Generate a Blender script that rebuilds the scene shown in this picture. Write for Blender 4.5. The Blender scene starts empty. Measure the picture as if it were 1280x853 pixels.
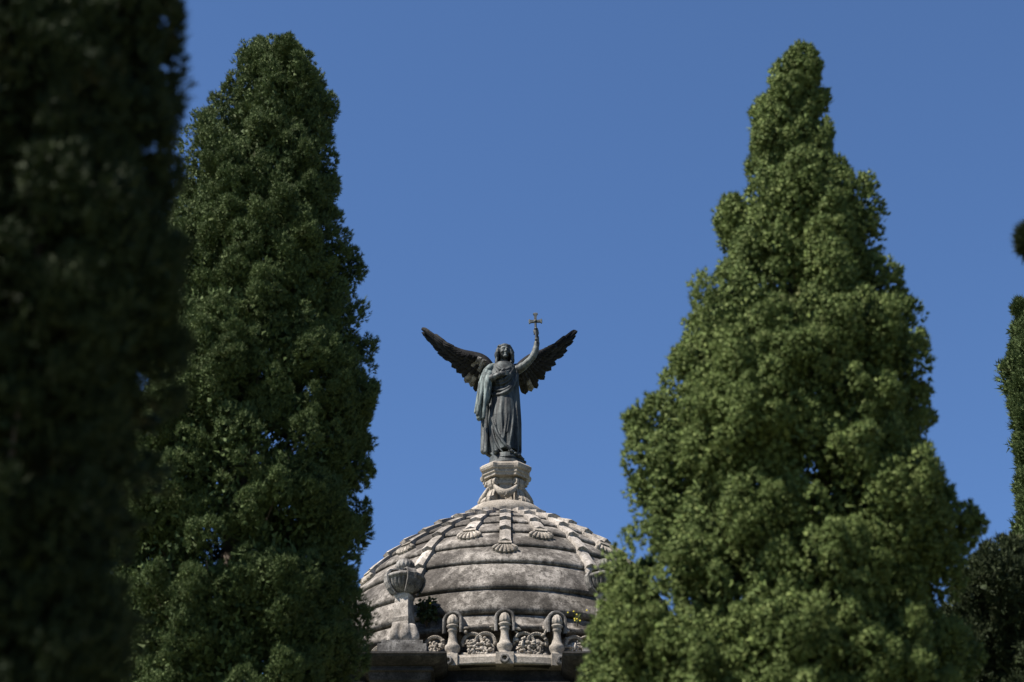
import bpy, bmesh, math, random
import numpy as np
from mathutils import Vector, Matrix

R = math.radians
PI = math.pi
sc = bpy.context.scene
COL = sc.collection

# ------------------------------------------------------------------ camera, sky, sun, exposure
PITCH = R(28.5)
EYE = Vector((0, 0, 1.6))
FOC = 70.0
FPX = 1280 * FOC / 36.0
cd = bpy.data.cameras.new('camera')
cam = bpy.data.objects.new('camera', cd)
COL.objects.link(cam)
cam.location = EYE
cam.rotation_euler = (R(90) + PITCH, 0, 0)
cd.lens = FOC
cd.sensor_width = 36
cd.clip_start = 0.05
cd.clip_end = 6000
cd.dof.use_dof = True
cd.dof.focus_distance = 49.0
cd.dof.aperture_fstop = 1.4
sc.camera = cam

SUN_EL, SUN_AZ = R(54), R(61)          # azimuth measured to the left of "straight behind the camera"
to_sun = Vector((-math.sin(SUN_AZ) * math.cos(SUN_EL), -math.cos(SUN_AZ) * math.cos(SUN_EL), math.sin(SUN_EL)))
w = bpy.data.worlds.new('World')
sc.world = w
w.use_nodes = True
nt = w.node_tree
bg = nt.nodes['Background']
sky = nt.nodes.new('ShaderNodeTexSky')
sky.sky_type = 'NISHITA'
sky.sun_disc = False
sky.sun_elevation = SUN_EL
sky.sun_rotation = math.atan2(to_sun.x, to_sun.y)
sky.altitude = 650
sky.air_density = 0.9
sky.dust_density = 0.1
sky.ozone_density = 9.0
nt.links.new(sky.outputs[0], bg.inputs[0])
bg.inputs[1].default_value = 0.069
sl = bpy.data.lights.new('sun', 'SUN')
sl.energy = 5.0
sl.angle = R(0.53)
sl.color = (1.0, 0.93, 0.84)
so = bpy.data.objects.new('sun', sl)
COL.objects.link(so)
so.rotation_euler = (-to_sun).to_track_quat('-Z', 'Y').to_euler()
so.location = to_sun * 100
vs = sc.view_settings
vs.view_transform = 'Standard'
vs.look = 'None'
vs.exposure = 1.25
vs.gamma = 1.0
vs.use_curve_mapping = False
sc.render.engine = 'CYCLES'
sc.cycles.max_bounces = 5
sc.cycles.diffuse_bounces = 2
sc.cycles.transparent_max_bounces = 4

# ------------------------------------------------------------------ helpers
_f = Vector((0, math.cos(PITCH), math.sin(PITCH)))
_u = Vector((0, -math.sin(PITCH), math.cos(PITCH)))


def at(px, py, Y):
    """point of the place seen at a photo pixel, on the upright plane Y metres ahead"""
    d = _f + Vector((1, 0, 0)) * ((px - 640) / FPX) - _u * ((py - 426.5) / FPX)
    return EYE + d * (Y / d.y)


def link(name, me, mat=None, parent=None, smooth=True):
    o = bpy.data.objects.new(name, me)
    COL.objects.link(o)
    if mat is not None and not me.materials:
        me.materials.append(mat)
    if smooth:
        me.polygons.foreach_set('use_smooth', [True] * len(me.polygons))
    if parent is not None:
        o.parent = parent
        o.matrix_parent_inverse = Matrix.Translation(parent.location).inverted()
    return o


def obj(name, bm, mat=None, parent=None, smooth=False):
    me = bpy.data.meshes.new(name)
    bmesh.ops.recalc_face_normals(bm, faces=bm.faces[:])
    bm.to_mesh(me)
    bm.free()
    return link(name, me, mat, parent, smooth)


def tag(o, label=None, cat=None, group=None, kind=None):
    if label: o['label'] = label
    if cat: o['category'] = cat
    if group: o['group'] = group
    if kind: o['kind'] = kind
    return o


def empty(name, loc=(0, 0, 0)):
    o = bpy.data.objects.new(name, None)
    o.location = loc
    o.empty_display_size = 0.3
    COL.objects.link(o)
    return o


def box(bm, x0, x1, y0, y1, z0, z1, M=None):
    vs_ = [bm.verts.new(v) for v in ((x0, y0, z0), (x1, y0, z0), (x1, y1, z0), (x0, y1, z0),
                                     (x0, y0, z1), (x1, y0, z1), (x1, y1, z1), (x0, y1, z1))]
    if M is not None:
        for v in vs_: v.co = M @ v.co
    for f in ((3, 2, 1, 0), (4, 5, 6, 7), (0, 1, 5, 4), (1, 2, 6, 5), (2, 3, 7, 6), (3, 0, 4, 7)):
        bm.faces.new([vs_[i] for i in f])
    return vs_


def rings_to_faces(bm, rings, closed=True, cap0=True, cap1=True):
    rv = [[bm.verts.new(p) for p in r] for r in rings]
    n = len(rv[0])
    for a, b in zip(rv[:-1], rv[1:]):
        for i in range(n if closed else n - 1):
            j = (i + 1) % n
            bm.faces.new((a[i], a[j], b[j], b[i]))
    if cap0: bm.faces.new(rv[0][::-1])
    if cap1: bm.faces.new(rv[-1])
    return rv


def lathe(bm, prof, seg=32, c=(0, 0, 0), flute=None, M=None, cap0=True, cap1=True, wob=0.0, rng=None, rot=0.0, square=None):
    """prof: (radius, z[, flute depth]); flute = number of lobes; square = superellipse power"""
    rings = []
    for p in prof:
        r, z = p[0], p[1]
        fd = p[2] if len(p) > 2 else 0
        ring = []
        for i in range(seg):
            a = 2 * PI * i / seg
            k = r
            if fd and flute:
                k = r * (1 - fd + fd * abs(math.cos(a * flute / 2)) ** 0.7)
            if square:
                k *= (abs(math.cos(a)) ** square + abs(math.sin(a)) ** square) ** (-1.0 / square)
            if wob and rng: k += rng.uniform(-wob, wob)
            v = Vector((k * math.cos(a + rot), k * math.sin(a + rot), z)) + Vector(c)
            ring.append(M @ v if M is not None else v)
        rings.append(ring)
    rings_to_faces(bm, rings, True, cap0, cap1)


def tube(bm, pts, rad, seg=10, squash=1.0, up=Vector((0, 1, 0))):
    """tapered tube with rounded ends through pts"""
    pts = [Vector(p) for p in pts]
    if not isinstance(rad, (list, tuple)): rad = [rad] * len(pts)
    rings = []
    n = len(pts)
    for i in range(n):
        t = (pts[min(i + 1, n - 1)] - pts[max(i - 1, 0)])
        t = t.normalized() if t.length > 1e-6 else Vector((0, 0, 1))
        s = t.cross(up)
        if s.length < 1e-3: s = t.cross(Vector((1, 0, 0)))
        s.normalize()
        q = s.cross(t).normalized()
        ext = []
        if i == 0: ext = [(-0.7, 0.55)]
        rs = [(o, k) for o, k in ext] + [(0, 1.0)] + ([(0.7, 0.55)] if i == n - 1 else [])
        for o, k in rs:
            c = pts[i] + t * (o * rad[i])
            rings.append([c + (s * math.cos(2 * PI * j / seg) + q * (squash * math.sin(2 * PI * j / seg))) * rad[i] * k
                          for j in range(seg)])
    rings_to_faces(bm, rings)


def spline(pts, n=6):
    """Catmull-Rom resampling of a list of Vectors"""
    P = [Vector(p) for p in pts]
    P = [P[0] * 2 - P[1]] + P + [P[-1] * 2 - P[-2]]
    out = []
    for i in range(1, len(P) - 2):
        for k in range(n):
            t = k / n
            a, b, c, d = P[i - 1], P[i], P[i + 1], P[i + 2]
            out.append(0.5 * ((2 * b) + (c - a) * t + (2 * a - 5 * b + 4 * c - d) * t * t + (3 * b - a - 3 * c + d) * t ** 3))
    out.append(P[-2])
    return out


def ball(bm, c, r, sub=2, sc_=(1, 1, 1), M=None):
    m = Matrix.Translation(Vector(c)) @ (M if M is not None else Matrix.Identity(4)) @ Matrix.Diagonal((r * sc_[0], r * sc_[1], r * sc_[2], 1))
    bmesh.ops.create_icosphere(bm, subdivisions=sub, radius=1.0, matrix=m)


def remesh(bm, voxel, smooth_it=4, name='tmp'):
    """one continuous surface out of overlapping closed shapes"""
    me = bpy.data.meshes.new(name)
    bmesh.ops.recalc_face_normals(bm, faces=bm.faces[:])
    bm.to_mesh(me); bm.free()
    o = bpy.data.objects.new(name, me)
    COL.objects.link(o)
    m = o.modifiers.new('r', 'REMESH'); m.mode = 'VOXEL'; m.voxel_size = voxel
    s = o.modifiers.new('s', 'SMOOTH'); s.iterations = smooth_it; s.factor = 0.5
    dg = bpy.context.evaluated_depsgraph_get()
    out = bpy.data.meshes.new_from_object(o.evaluated_get(dg))
    bpy.data.objects.remove(o)
    bpy.data.meshes.remove(me)
    return out


# ------------------------------------------------------------------ materials
def new_mat(name):
    m = bpy.data.materials.new(name)
    m.use_nodes = True
    t = m.node_tree
    return m, t, t.nodes, t.links, t.nodes['Principled BSDF']


def ramp(N, L, src, stops):
    r = N.new('ShaderNodeValToRGB')
    e = r.color_ramp.elements
    while len(e) < len(stops): e.new(0.5)
    for i, (p, c) in enumerate(stops):
        e[i].position = p
        e[i].color = (*c, 1) if len(c) == 3 else c
    L.new(src, r.inputs[0])
    return r.outputs[0]


def noise(N, L, vec, scale, detail=6, rough=0.6):
    n = N.new('ShaderNodeTexNoise')
    n.inputs['Scale'].default_value = scale
    n.inputs['Detail'].default_value = detail
    n.inputs['Roughness'].default_value = rough
    if vec is not None: L.new(vec, n.inputs['Vector'])
    return n.outputs['Fac']


def mixc(N, L, fac, a, b, mode='MIX'):
    m = N.new('ShaderNodeMix')
    m.data_type = 'RGBA'
    m.blend_type = mode
    for s, v in ((m.inputs[0], fac), (m.inputs[6], a), (m.inputs[7], b)):
        if isinstance(v, (int, float)): s.default_value = v
        elif isinstance(v, tuple): s.default_value = (*v, 1)
        else: L.new(v, s)
    return m.outputs[2]


def coords(N, L, scale=(1, 1, 1)):
    g = N.new('ShaderNodeNewGeometry')
    mp = N.new('ShaderNodeMapping')
    mp.inputs['Scale'].default_value = scale
    L.new(g.outputs['Position'], mp.inputs['Vector'])
    return mp.outputs[0]


def stone(name, base, dark, light, lichen=0.5, streak=0.4, bump=0.25, fine=9.0):
    m, t, N, L, b = new_mat(name)
    p = coords(N, L)
    big = noise(N, L, p, 0.9, 8, 0.65)
    mid = noise(N, L, p, 3.7, 8, 0.7)
    fin = noise(N, L, p, fine, 6, 0.75)
    grit = noise(N, L, p, 34, 4, 0.7)
    st = noise(N, L, coords(N, L, (3.2, 3.2, 0.45)), 1.6, 6, 0.65)
    st2 = noise(N, L, coords(N, L, (5.5, 5.5, 0.5)), 2.3, 5, 0.6)
    c = mixc(N, L, ramp(N, L, mid, [(0.40, (0, 0, 0)), (0.60, (1, 1, 1))]), base, light)
    d = ramp(N, L, big, [(0.46, (0, 0, 0)), (0.58, (lichen, lichen, lichen))])
    c = mixc(N, L, d, c, dark)
    s = ramp(N, L, st, [(0.47, (0, 0, 0)), (0.66, (streak, streak, streak))])
    c = mixc(N, L, s, c, dark)
    s2 = ramp(N, L, st2, [(0.64, (0, 0, 0)), (0.74, (streak * 0.8,) * 3)])
    c = mixc(N, L, s2, c, light)
    f = ramp(N, L, fin, [(0.51, (0, 0, 0)), (0.60, (lichen * 0.9,) * 3)])
    c = mixc(N, L, f, c, dark)
    g = ramp(N, L, grit, [(0.38, (0.50, 0.50, 0.50)), (0.60, (1.12, 1.12, 1.12))])
    c = mixc(N, L, 0.75, c, g, 'MULTIPLY')
    # pale lichen flecks
    fl = ramp(N, L, noise(N, L, p, 21, 3, 0.5), [(0.66, (0, 0, 0)), (0.72, (0.5 * lichen,) * 3)])
    c = mixc(N, L, fl, c, light)
    L.new(c, b.inputs['Base Color'])
    b.inputs['Roughness'].default_value = 0.92
    b.inputs['Specular IOR Level'].default_value = 0.2
    bp = N.new('ShaderNodeBump')
    bp.inputs['Strength'].default_value = bump
    bp.inputs['Distance'].default_value = 0.05
    L.new(mixc(N, L, 0.5, fin, grit), bp.inputs['Height'])
    L.new(bp.outputs[0], b.inputs['Normal'])
    return m


M_dome = stone('weathered_stone', (0.145, 0.131, 0.115), (0.030, 0.026, 0.022), (0.30, 0.275, 0.245), 0.8, 0.7, 0.5)
M_rib = stone('pale_stone', (0.33, 0.298, 0.262), (0.085, 0.075, 0.063), (0.46, 0.42, 0.375), 0.65, 0.5, 0.35)
M_orn = stone('carved_stone', (0.31, 0.275, 0.232), (0.075, 0.065, 0.052), (0.45, 0.405, 0.345), 0.65, 0.5, 0.35, 14)
M_ped = stone('clean_stone', (0.275, 0.244, 0.205), (0.09, 0.078, 0.063), (0.37, 0.334, 0.288), 0.35, 0.35, 0.25, 14)
M_urn = stone('grey_stone', (0.14, 0.130, 0.118), (0.042, 0.039, 0.036), (0.28, 0.265, 0.245), 0.8, 0.6, 0.3, 14)
M_dark = stone('stained_shade_stone', (0.030, 0.028, 0.027), (0.012, 0.012, 0.012), (0.065, 0.060, 0.056), 0.7, 0.6)  # stained stone, with the cornice's shadow also put into its colour
M_wall = stone('wall_stone', (0.30, 0.28, 0.25), (0.12, 0.11, 0.10), (0.42, 0.39, 0.35), 0.4, 0.5)


def bronze(name, dark, pale, amount, metal=0.55, rough=0.42, spec=0.3):
    m, t, N, L, b = new_mat(name)
    p = coords(N, L)
    st = noise(N, L, coords(N, L, (7, 7, 0.9)), 1.3, 6, 0.65)
    n2 = noise(N, L, p, 5.0, 7, 0.7)
    f = ramp(N, L, st, [(0.46, (0, 0, 0)), (0.60, (amount,) * 3)])
    c = mixc(N, L, f, dark, pale)
    f2 = ramp(N, L, n2, [(0.50, (0, 0, 0)), (0.66, (amount * .8,) * 3)])
    c = mixc(N, L, f2, c, pale)
    L.new(c, b.inputs['Base Color'])
    b.inputs['Metallic'].default_value = metal
    b.inputs['Specular IOR Level'].default_value = spec
    L.new(ramp(N, L, n2, [(0.3, (rough,) * 3), (0.75, (rough + 0.3,) * 3)]), b.inputs['Roughness'])
    bp = N.new('ShaderNodeBump'); bp.inputs['Strength'].default_value = 0.25; bp.inputs['Distance'].default_value = 0.03
    L.new(noise(N, L, p, 18, 5, 0.7), bp.inputs['Height'])
    L.new(bp.outputs[0], b.inputs['Normal'])
    return m


M_bronze = bronze('dark_bronze', (0.024, 0.027, 0.028), (0.115, 0.128, 0.125), 0.75, 0.2, 0.5)
M_robe = bronze('streaked_bronze', (0.011, 0.013, 0.014), (0.060, 0.071, 0.072), 0.75, 0.2, 0.5)
M_cloak = bronze('verdigris_bronze', (0.036, 0.047, 0.047), (0.175, 0.215, 0.21), 0.85, 0.1, 0.6)
M_wing = bronze('black_bronze', (0.004, 0.004, 0.005), (0.016, 0.016, 0.016), 0.5, 0.0, 0.6, 0.10)
M_wingpale = bronze('pale_bronze', (0.05, 0.048, 0.046), (0.22, 0.21, 0.20), 0.8, 0.1, 0.6)  # lighter bronze for a few chosen feathers


def foliage(name, c0, c1, c2):
    m, t, N, L, b = new_mat(name)
    g = N.new('ShaderNodeNewGeometry')
    p = coords(N, L)
    c = mixc(N, L, ramp(N, L, noise(N, L, p, 1.1, 4, 0.6), [(0.35, (0, 0, 0)), (0.65, (1, 1, 1))]), c0, c1)
    c = mixc(N, L, ramp(N, L, g.outputs['Random Per Island'], [(0.45, (0, 0, 0)), (1.0, (0.75, 0.75, 0.75))]), c, c2)
    c = mixc(N, L, ramp(N, L, noise(N, L, p, 2.6, 5, 0.7), [(0.60, (0, 0, 0)), (0.72, (0.45, 0.45, 0.45))]), c, (0.085, 0.070, 0.030))
    c = mixc(N, L, 0.7, c, ramp(N, L, noise(N, L, p, 30, 3, 0.6), [(0.35, (0.6, 0.6, 0.6)), (0.65, (1.1, 1.1, 1.1))]), 'MULTIPLY')
    L.new(c, b.inputs['Base Color'])
    b.inputs['Roughness'].default_value = 0.7
    b.inputs['Specular IOR Level'].default_value = 0.12
    tr = N.new('ShaderNodeBsdfTranslucent')
    L.new(c, tr.inputs['Color'])
    mx = N.new('ShaderNodeMixShader')
    mx.inputs[0].default_value = 0.07
    L.new(b.outputs[0], mx.inputs[1]); L.new(tr.outputs[0], mx.inputs[2])
    L.new(mx.outputs[0], N['Material Output'].inputs[0])
    return m


def plain(name, col, col2, scale=6, rough=0.9):
    m, t, N, L, b = new_mat(name)
    p = coords(N, L)
    L.new(mixc(N, L, ramp(N, L, noise(N, L, p, scale, 8, 0.7), [(0.35, (0, 0, 0)), (0.65, (1, 1, 1))]), col, col2), b.inputs['Base Color'])
    b.inputs['Roughness'].default_value = rough
    return m


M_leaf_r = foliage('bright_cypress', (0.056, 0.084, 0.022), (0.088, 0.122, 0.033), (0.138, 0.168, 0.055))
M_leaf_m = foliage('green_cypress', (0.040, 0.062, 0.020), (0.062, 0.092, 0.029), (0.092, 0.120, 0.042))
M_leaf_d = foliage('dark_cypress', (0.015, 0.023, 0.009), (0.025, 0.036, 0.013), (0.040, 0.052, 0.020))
M_leaf_n = foliage('shaded_cypress', (0.009, 0.016, 0.006), (0.017, 0.027, 0.009), (0.034, 0.047, 0.016))  # deep shade on the near cypress is put into this leaf colour
M_leaf_w = foliage('weed_leaf', (0.014, 0.022, 0.010), (0.022, 0.034, 0.014), (0.03, 0.042, 0.016))
M_flower = plain('yellow_petal', (0.45, 0.36, 0.03), (0.55, 0.46, 0.06))
M_bark = plain('bark', (0.055, 0.042, 0.032), (0.10, 0.08, 0.06), 14)
M_grass = plain('dry_grass', (0.07, 0.085, 0.03), (0.13, 0.12, 0.06), 1.2)
M_path = plain('gravel', (0.30, 0.27, 0.22), (0.40, 0.36, 0.30), 12)
M_wood = plain('door_bronze', (0.04, 0.05, 0.045), (0.07, 0.08, 0.07), 5, 0.5)

# ------------------------------------------------------------------ ground and path
bm = bmesh.new()
bmesh.ops.create_grid(bm, x_segments=40, y_segments=40, size=2500)
tag(obj('ground', bm, M_grass), kind='structure')
bm = bmesh.new()
vs_ = [bm.verts.new(v) for v in ((-1.8, -60, .004), (1.5, -60, .004), (1.5, 36.4, .004), (-1.8, 36.4, .004))]
bm.faces.new(vs_)
tag(obj('path', bm, M_path), kind='structure')

# ------------------------------------------------------------------ mausoleum
CX, CY = -0.155, 45.0
BASE = Vector((CX, CY, 0))
maus = empty('mausoleum', BASE)
tag(maus, 'domed stone mausoleum with ribbed dome and urns between the cypresses', 'mausoleum')

Z0, H, RD, NP = 16.596, 4.405, 4.4275, 1.763


def dome_r(z):
    t = min(max((z - Z0) / H, 0), 1)
    return RD * (1 - t ** NP) ** (1 / NP)


def dome_frame(az, z, off=0.0):
    """point on the dome (az 0 = towards the camera) with its side, down and outward directions"""
    e = 0.01
    r = dome_r(z)
    dr = (dome_r(z - e) - dome_r(z + e)) / (2 * e)          # dr per metre downward
    rad = Vector((math.sin(az), -math.cos(az), 0))
    down = (rad * dr + Vector((0, 0, -1))).normalized()
    side = Vector((math.cos(az), math.sin(az), 0))
    nrm = side.cross(down)
    if nrm.dot(rad) + nrm.z < 0: nrm = -nrm
    return Vector((CX, CY, z)) + rad * r + nrm * off, side, down, nrm


COURSE = [20.80, 20.52, 20.19, 19.80, 19.39, 18.885, 18.34, 17.59, 16.975]
prof = []
for a, b_ in zip(COURSE[:-1], COURSE[1:]):
    n = 8
    hgt = a - b_
    rd_ = min(0.13, hgt * 0.30)
    for k in range(n + 1):
        t = k / n
        z = a - (hgt - rd_) * t
        prof.append((dome_r(z) - 0.055 + 0.10 * t ** 0.8, z))
    for ang in (15, 30, 45, 60, 75, 90):
        z = b_ + rd_ - rd_ * math.sin(R(ang))
        prof.append((dome_r(z) + 0.045 - 0.115 * (1 - math.cos(R(ang))), z))
    prof.append((dome_r(b_) - 0.14, b_ + 0.006))
# lower moulding with roll, then the recess behind the garlands
rb = RD
prof += [(rb - 0.08, 16.93), (rb - 0.05, 16.86), (rb - 0.02, 16.75), (rb + 0.02, 16.70), (rb + 0.09, 16.67), (rb + 0.11, 16.62),
         (rb + 0.08, 16.57), (rb + 0.0, 16.545), (rb - 0.16, 16.54), (rb - 0.18, 16.50), (rb - 0.18, 15.7)]
prof = [(0.3, 20.82)] + prof
rng = random.Random(4)
bm = bmesh.new()
SEG = 288
rings = []
for (r, z) in prof:
    rings.append([Vector((CX + (r + rng.uniform(-.004, .004)) * math.cos(2 * PI * i / SEG),
                          CY + (r + rng.uniform(-.004, .004)) * math.sin(2 * PI * i / SEG), z + rng.uniform(-.003, .003))) for i in range(SEG)])
rings_to_faces(bm, rings, True, True, False)
dome = obj('dome', bm, M_dome, maus, smooth=True)

# ribs: az in degrees, z where each ends, shell at the foot or not
RIBS = []
for s in (0, 180):
    RIBS += [(s, 18.86, True)]
    for q in (1, -1):
        RIBS += [(s + q * 14.3, 19.36, True), (s + q * 29.0, 17.75, False), (s + q * 44, 19.36, True), (s + q * 60, 18.86, True),
                 (s + q * 75, 19.36, True)]
RIBS += [(90, 17.75, False), (-90, 17.75, False)]


def rib_mesh(az, zend):
    bm = bmesh.new()
    w2 = 0.132
    for a, b_ in zip(COURSE[:-1], COURSE[1:]):
        if a <= zend + 0.1: break
        bz = max(b_, zend)
        rows = []
        n = 5
        for k in range(n + 1):
            t = k / n
            z = a + 0.02 - (a + 0.02 - bz) * t
            h = 0.045 + 0.075 * t
            rg = 0.014 + 0.008 * t
            ww = w2 * (0.94 + 0.06 * t)
            p, s, d, nn = dome_frame(az, z)
            # the lower end is cut to a blunt point, like a ridge tile
            tip = d * (-0.07 * t)
            rows.append([p - s * ww - nn * 0.1, p - s * ww + nn * h, p + nn * (h + rg) + tip, p + s * ww + nn * h, p + s * ww - nn * 0.1])
        rings_to_faces(bm, rows)
    return bm


def shell_mesh(az, z):
    bm = bmesh.new()
    p, s, d, nn = dome_frame(az, z, 0.0)
    p2, s2, d2, n2 = dome_frame(az, z - 0.25, 0.0)
    d = (d + d2).normalized()
    nn = (nn + n2).normalized()
    lob = 7
    cols = []
    m = lob * 6
    for i in range(m + 1):
        u = -1 + 2 * i / m
        a = u * R(68)
        ph = abs(math.sin(lob * PI * (u + 1) / 2))
        rl = 0.33 * (0.93 + 0.07 * ph)
        col = []
        for v, hh in ((0.0, 0.085), (0.3, 0.105), (0.6, 0.11), (0.85, 0.10), (1.0, 0.075), (1.0, -0.06)):
            rr = 0.05 + (rl - 0.05) * v
            x = math.sin(a) * rr * 0.78 + u * 0.07
            y = math.cos(a) * rr - 0.03
            h = hh - 0.045 * (1 - ph ** 0.5) * min(1, v * 2) * (1 if hh > 0 else 0)
            col.append(p + s * x + d * y + nn * h)
        cols.append(col)
    g = [[bm.verts.new(c) for c in col] for col in cols]
    for a, b_ in zip(g[:-1], g[1:]):
        for j in range(len(a) - 1):
            bm.faces.new((a[j], a[j + 1], b_[j + 1], b_[j]))
    # collar between rib and shell
    M = Matrix((( s.x, d.x, nn.x, p.x), (s.y, d.y, nn.y, p.y), (s.z, d.z, nn.z, p.z), (0, 0, 0, 1)))
    box(bm, -0.15, 0.15, -0.045, 0.03, -0.08, 0.125, M)
    return bm


for azd, ze, sh in RIBS:
    obj('rib', rib_mesh(R(azd), ze), M_rib, dome)
    if sh:
        obj('shell_ornament', shell_mesh(R(azd), ze - 0.02), M_orn, dome)

# ---- statue pedestal on the crown of the dome
ped = bmesh.new()
lathe(ped, [(0.86, 20.72), (0.98, 20.80), (1.03, 20.90), (1.03, 21.02), (0.98, 21.12), (0.90, 21.19), (0.3, 21.2)], 96, (CX, CY, 0))
pedestal = obj('pedestal', ped, M_ped, maus, smooth=True)
bm = bmesh.new()
lathe(bm, [(0.56, 21.185), (0.56, 21.30), (0.42, 21.34), (0.37, 21.60), (0.39, 21.82), (0.43, 21.86), (0.43, 21.92), (0.40, 21.94), (0.40, 22.03), (0.3, 22.03)], 8, (CX, CY, 0), rot=R(22.5))
obj('shaft', bm, M_ped, pedestal)
# octagonal cap with corner blocks breaking forward
bm = bmesh.new()


def oct_ring(r, k, z):
    """octagon whose four diagonal sides step forward by k"""
    out = []
    for i in range(8):
        a0 = R(45 * i - 90)
        ap = r * math.cos(R(22.5))
        hw = r * math.sin(R(22.5))
        f = Vector((math.cos(a0), math.sin(a0), 0)); s = Vector((-math.sin(a0), math.cos(a0), 0))
        if i % 2:
            ww = hw * 0.95
            out += [f * (ap + k) - s * ww, f * (ap + k) + s * ww]
        else:
            ww = hw * 0.82
            out += [f * ap - s * ww, f * ap + s * ww]
    return [Vector((CX + v.x, CY + v.y, z)) for v in out]


rings_to_faces(bm, [oct_ring(r, k, z) for r, k, z in ((.38, .03, 22.02), (.55, .05, 22.03), (.56, .05, 22.09), (.58, .06, 22.11), (.585, .06, 22.17), (.62, .07, 22.20), (.64, .075, 22.25), (.645, .075, 22.31), (.62, .07, 22.335), (.58, .06, 22.38), (.45, .05, 22.40))])
obj('cap', bm, M_ped, pedestal)


def scroll_mesh(az):
    """console: big volute at the foot, small one under the cap, curved strap between"""
    bm = bmesh.new()
    f = Vector((math.sin(az), -math.cos(az), 0)); s = Vector((math.cos(az), math.sin(az), 0))
    c = Vector((CX, CY, 0))
    hw = 0.13

    def P(r, z, q): return c + f * r + s * (q * hw) + Vector((0, 0, z))
    sq_ = lambda r: 0.40 + (r - 0.5) * 0.86
    outl = [(0.50, 21.19), (0.78, 21.19), (0.86, 21.24), (0.88, 21.33), (0.83, 21.42), (0.74, 21.46), (0.67, 21.50), (0.64, 21.60), (0.60, 21.70), (0.62, 21.76), (0.65, 21.83),
            (0.65, 21.93), (0.60, 22.0), (0.5, 22.0)]
    outl = [(sq_(r), z) for r, z in outl]
    rings_to_faces(bm, [[P(r, z, -1) for r, z in outl], [P(r, z, 1) for r, z in outl]])
    for rr, zz, ra, e in ((0.755, 21.325, 0.105, 1.18), (0.585, 21.885, 0.085, 1.22)):
        rr = sq_(rr)
        for q in (-1, 1):
            rg = []
            for ex, k in ((0.9, 1.0), (e, 0.95), (e, 0.62), (e - 0.12, 0.55), (e - 0.12, 0.3), (e + 0.02, 0.22)):
                rg.append([P(rr + math.cos(2 * PI * j / 14) * ra * k, zz + math.sin(2 * PI * j / 14) * ra * k, q * ex) for j in range(14)])
            rings_to_faces(bm, rg)
    # raised centre band
    band = [(r + (0.025 if r > 0.5 else 0), z) for r, z in outl]
    rings_to_faces(bm, [[c + f * r + s * -0.05 + Vector((0, 0, z)) for r, z in band], [c + f * r + s * 0.05 + Vector((0, 0, z)) for r, z in band]])
    return bm


for k in range(4):
    obj('scroll', scroll_mesh(R(45 + 90 * k)), M_ped, pedestal)
rng = random.Random(11)
for k in range(4):
    az = R(90 * k)
    f = Vector((math.sin(az), -math.cos(az), 0)); s = Vector((math.cos(az), math.sin(az), 0))
    bm = bmesh.new()
    n = 17
    path_pts, rr = [], []
    for i in range(n):
        u = -1 + 2 * i / (n - 1)
        p = Vector((CX, CY, 0)) + f * (0.43 + 0.15 * (1 - u * u)) + s * (u * 0.27) + Vector((0, 0, 21.50 + 0.27 * u * u))
        path_pts.append(p); rr.append(0.035 + 0.07 * (1 - u * u))
    tube(bm, path_pts, rr, 10)
    for i in range(60):
        u = rng.uniform(-0.75, 0.75)
        p = Vector((CX, CY, 0)) + f * (0.43 + 0.15 * (1 - u * u)) + s * (u * 0.27) + Vector((0, 0, 21.48 + 0.27 * u * u))
        a = rng.uniform(-2.4, 0.3)
        rad = 0.035 + 0.065 * (1 - u * u)
        ball(bm, p + (f * math.cos(a) + Vector((0, 0, 1)) * math.sin(a)) * rad, rng.uniform(0.014, 0.024), 1)
    obj('swag', bm, M_ped, pedestal, smooth=True)

# ---- blocking course, balusters under hoods, garlands
bm = bmesh.new()
lathe(bm, [(4.2, 15.60), (4.98, 15.615), (5.0, 15.64), (5.0, 15.77), (4.97, 15.80), (4.95, 15.845), (4.2, 15.86)], 144, (CX, CY, 0), cap0=False, cap1=False)
obj('blocking_course', bm, M_ped, maus, smooth=False)

BAL_AZ = []
for base in (0, 60, 120, 180, 240, 300):
    BAL_AZ += [base - 13.6, base, base + 13.6] if base in (0, 180) else [base - 11 + (2 if base in (60, 240) else -2), base + 11 + (2 if base in (60, 240) else -2)]

BALP = [(0.155, 15.85), (0.155, 15.90), (0.13, 15.925), (0.12, 15.97), (0.15, 16.02), (0.168, 16.08), (0.162, 16.13), (0.125, 16.165), (0.105, 16.22), (0.088, 16.32), (0.082, 16.40),
        (0.095, 16.45), (0.115, 16.475), (0.098, 16.50), (0.10, 16.53), (0.135, 16.555), (0.138, 16.58), (0.115, 16.60)]


def rad_M(az, r, z=0):
    """local frame: x along the ring, y towards the axis, origin on radius r"""
    return Matrix.Translation((CX + r * math.sin(az), CY - r * math.cos(az), z)) @ Matrix.Rotation(az, 4, 'Z')


def baluster_bm(M):
    bm = bmesh.new()
    lathe(bm, BALP, 24, M=M)
    lathe(bm, [(0.10, 16.595), (0.128, 16.63, .12), (0.135, 16.68, .14), (0.122, 16.74, .14), (0.09, 16.80, .14), (0.04, 16.845, .1), (0.006, 16.86)], 40, flute=10, M=M)
    return bm


def hood_bm(M):
    """arched hood with short jambs, open to the front"""
    bm = bmesh.new()
    rows = []
    for (ri, y) in ((0.15, 0.40), (0.15, -0.10), (0.175, -0.135), (0.205, -0.135), (0.225, -0.10), (0.225, 0.40)):
        row = [M @ Vector((ri, y, 16.42))]
        for k in range(13):
            a = PI * k / 12
            row.append(M @ Vector((ri * math.cos(a), y, 16.70 + ri * math.sin(a))))
        row.append(M @ Vector((-ri, y, 16.42)))
        rows.append(row)
    rings_to_faces(bm, rows, closed=False, cap0=False, cap1=False)
    return bm


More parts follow.
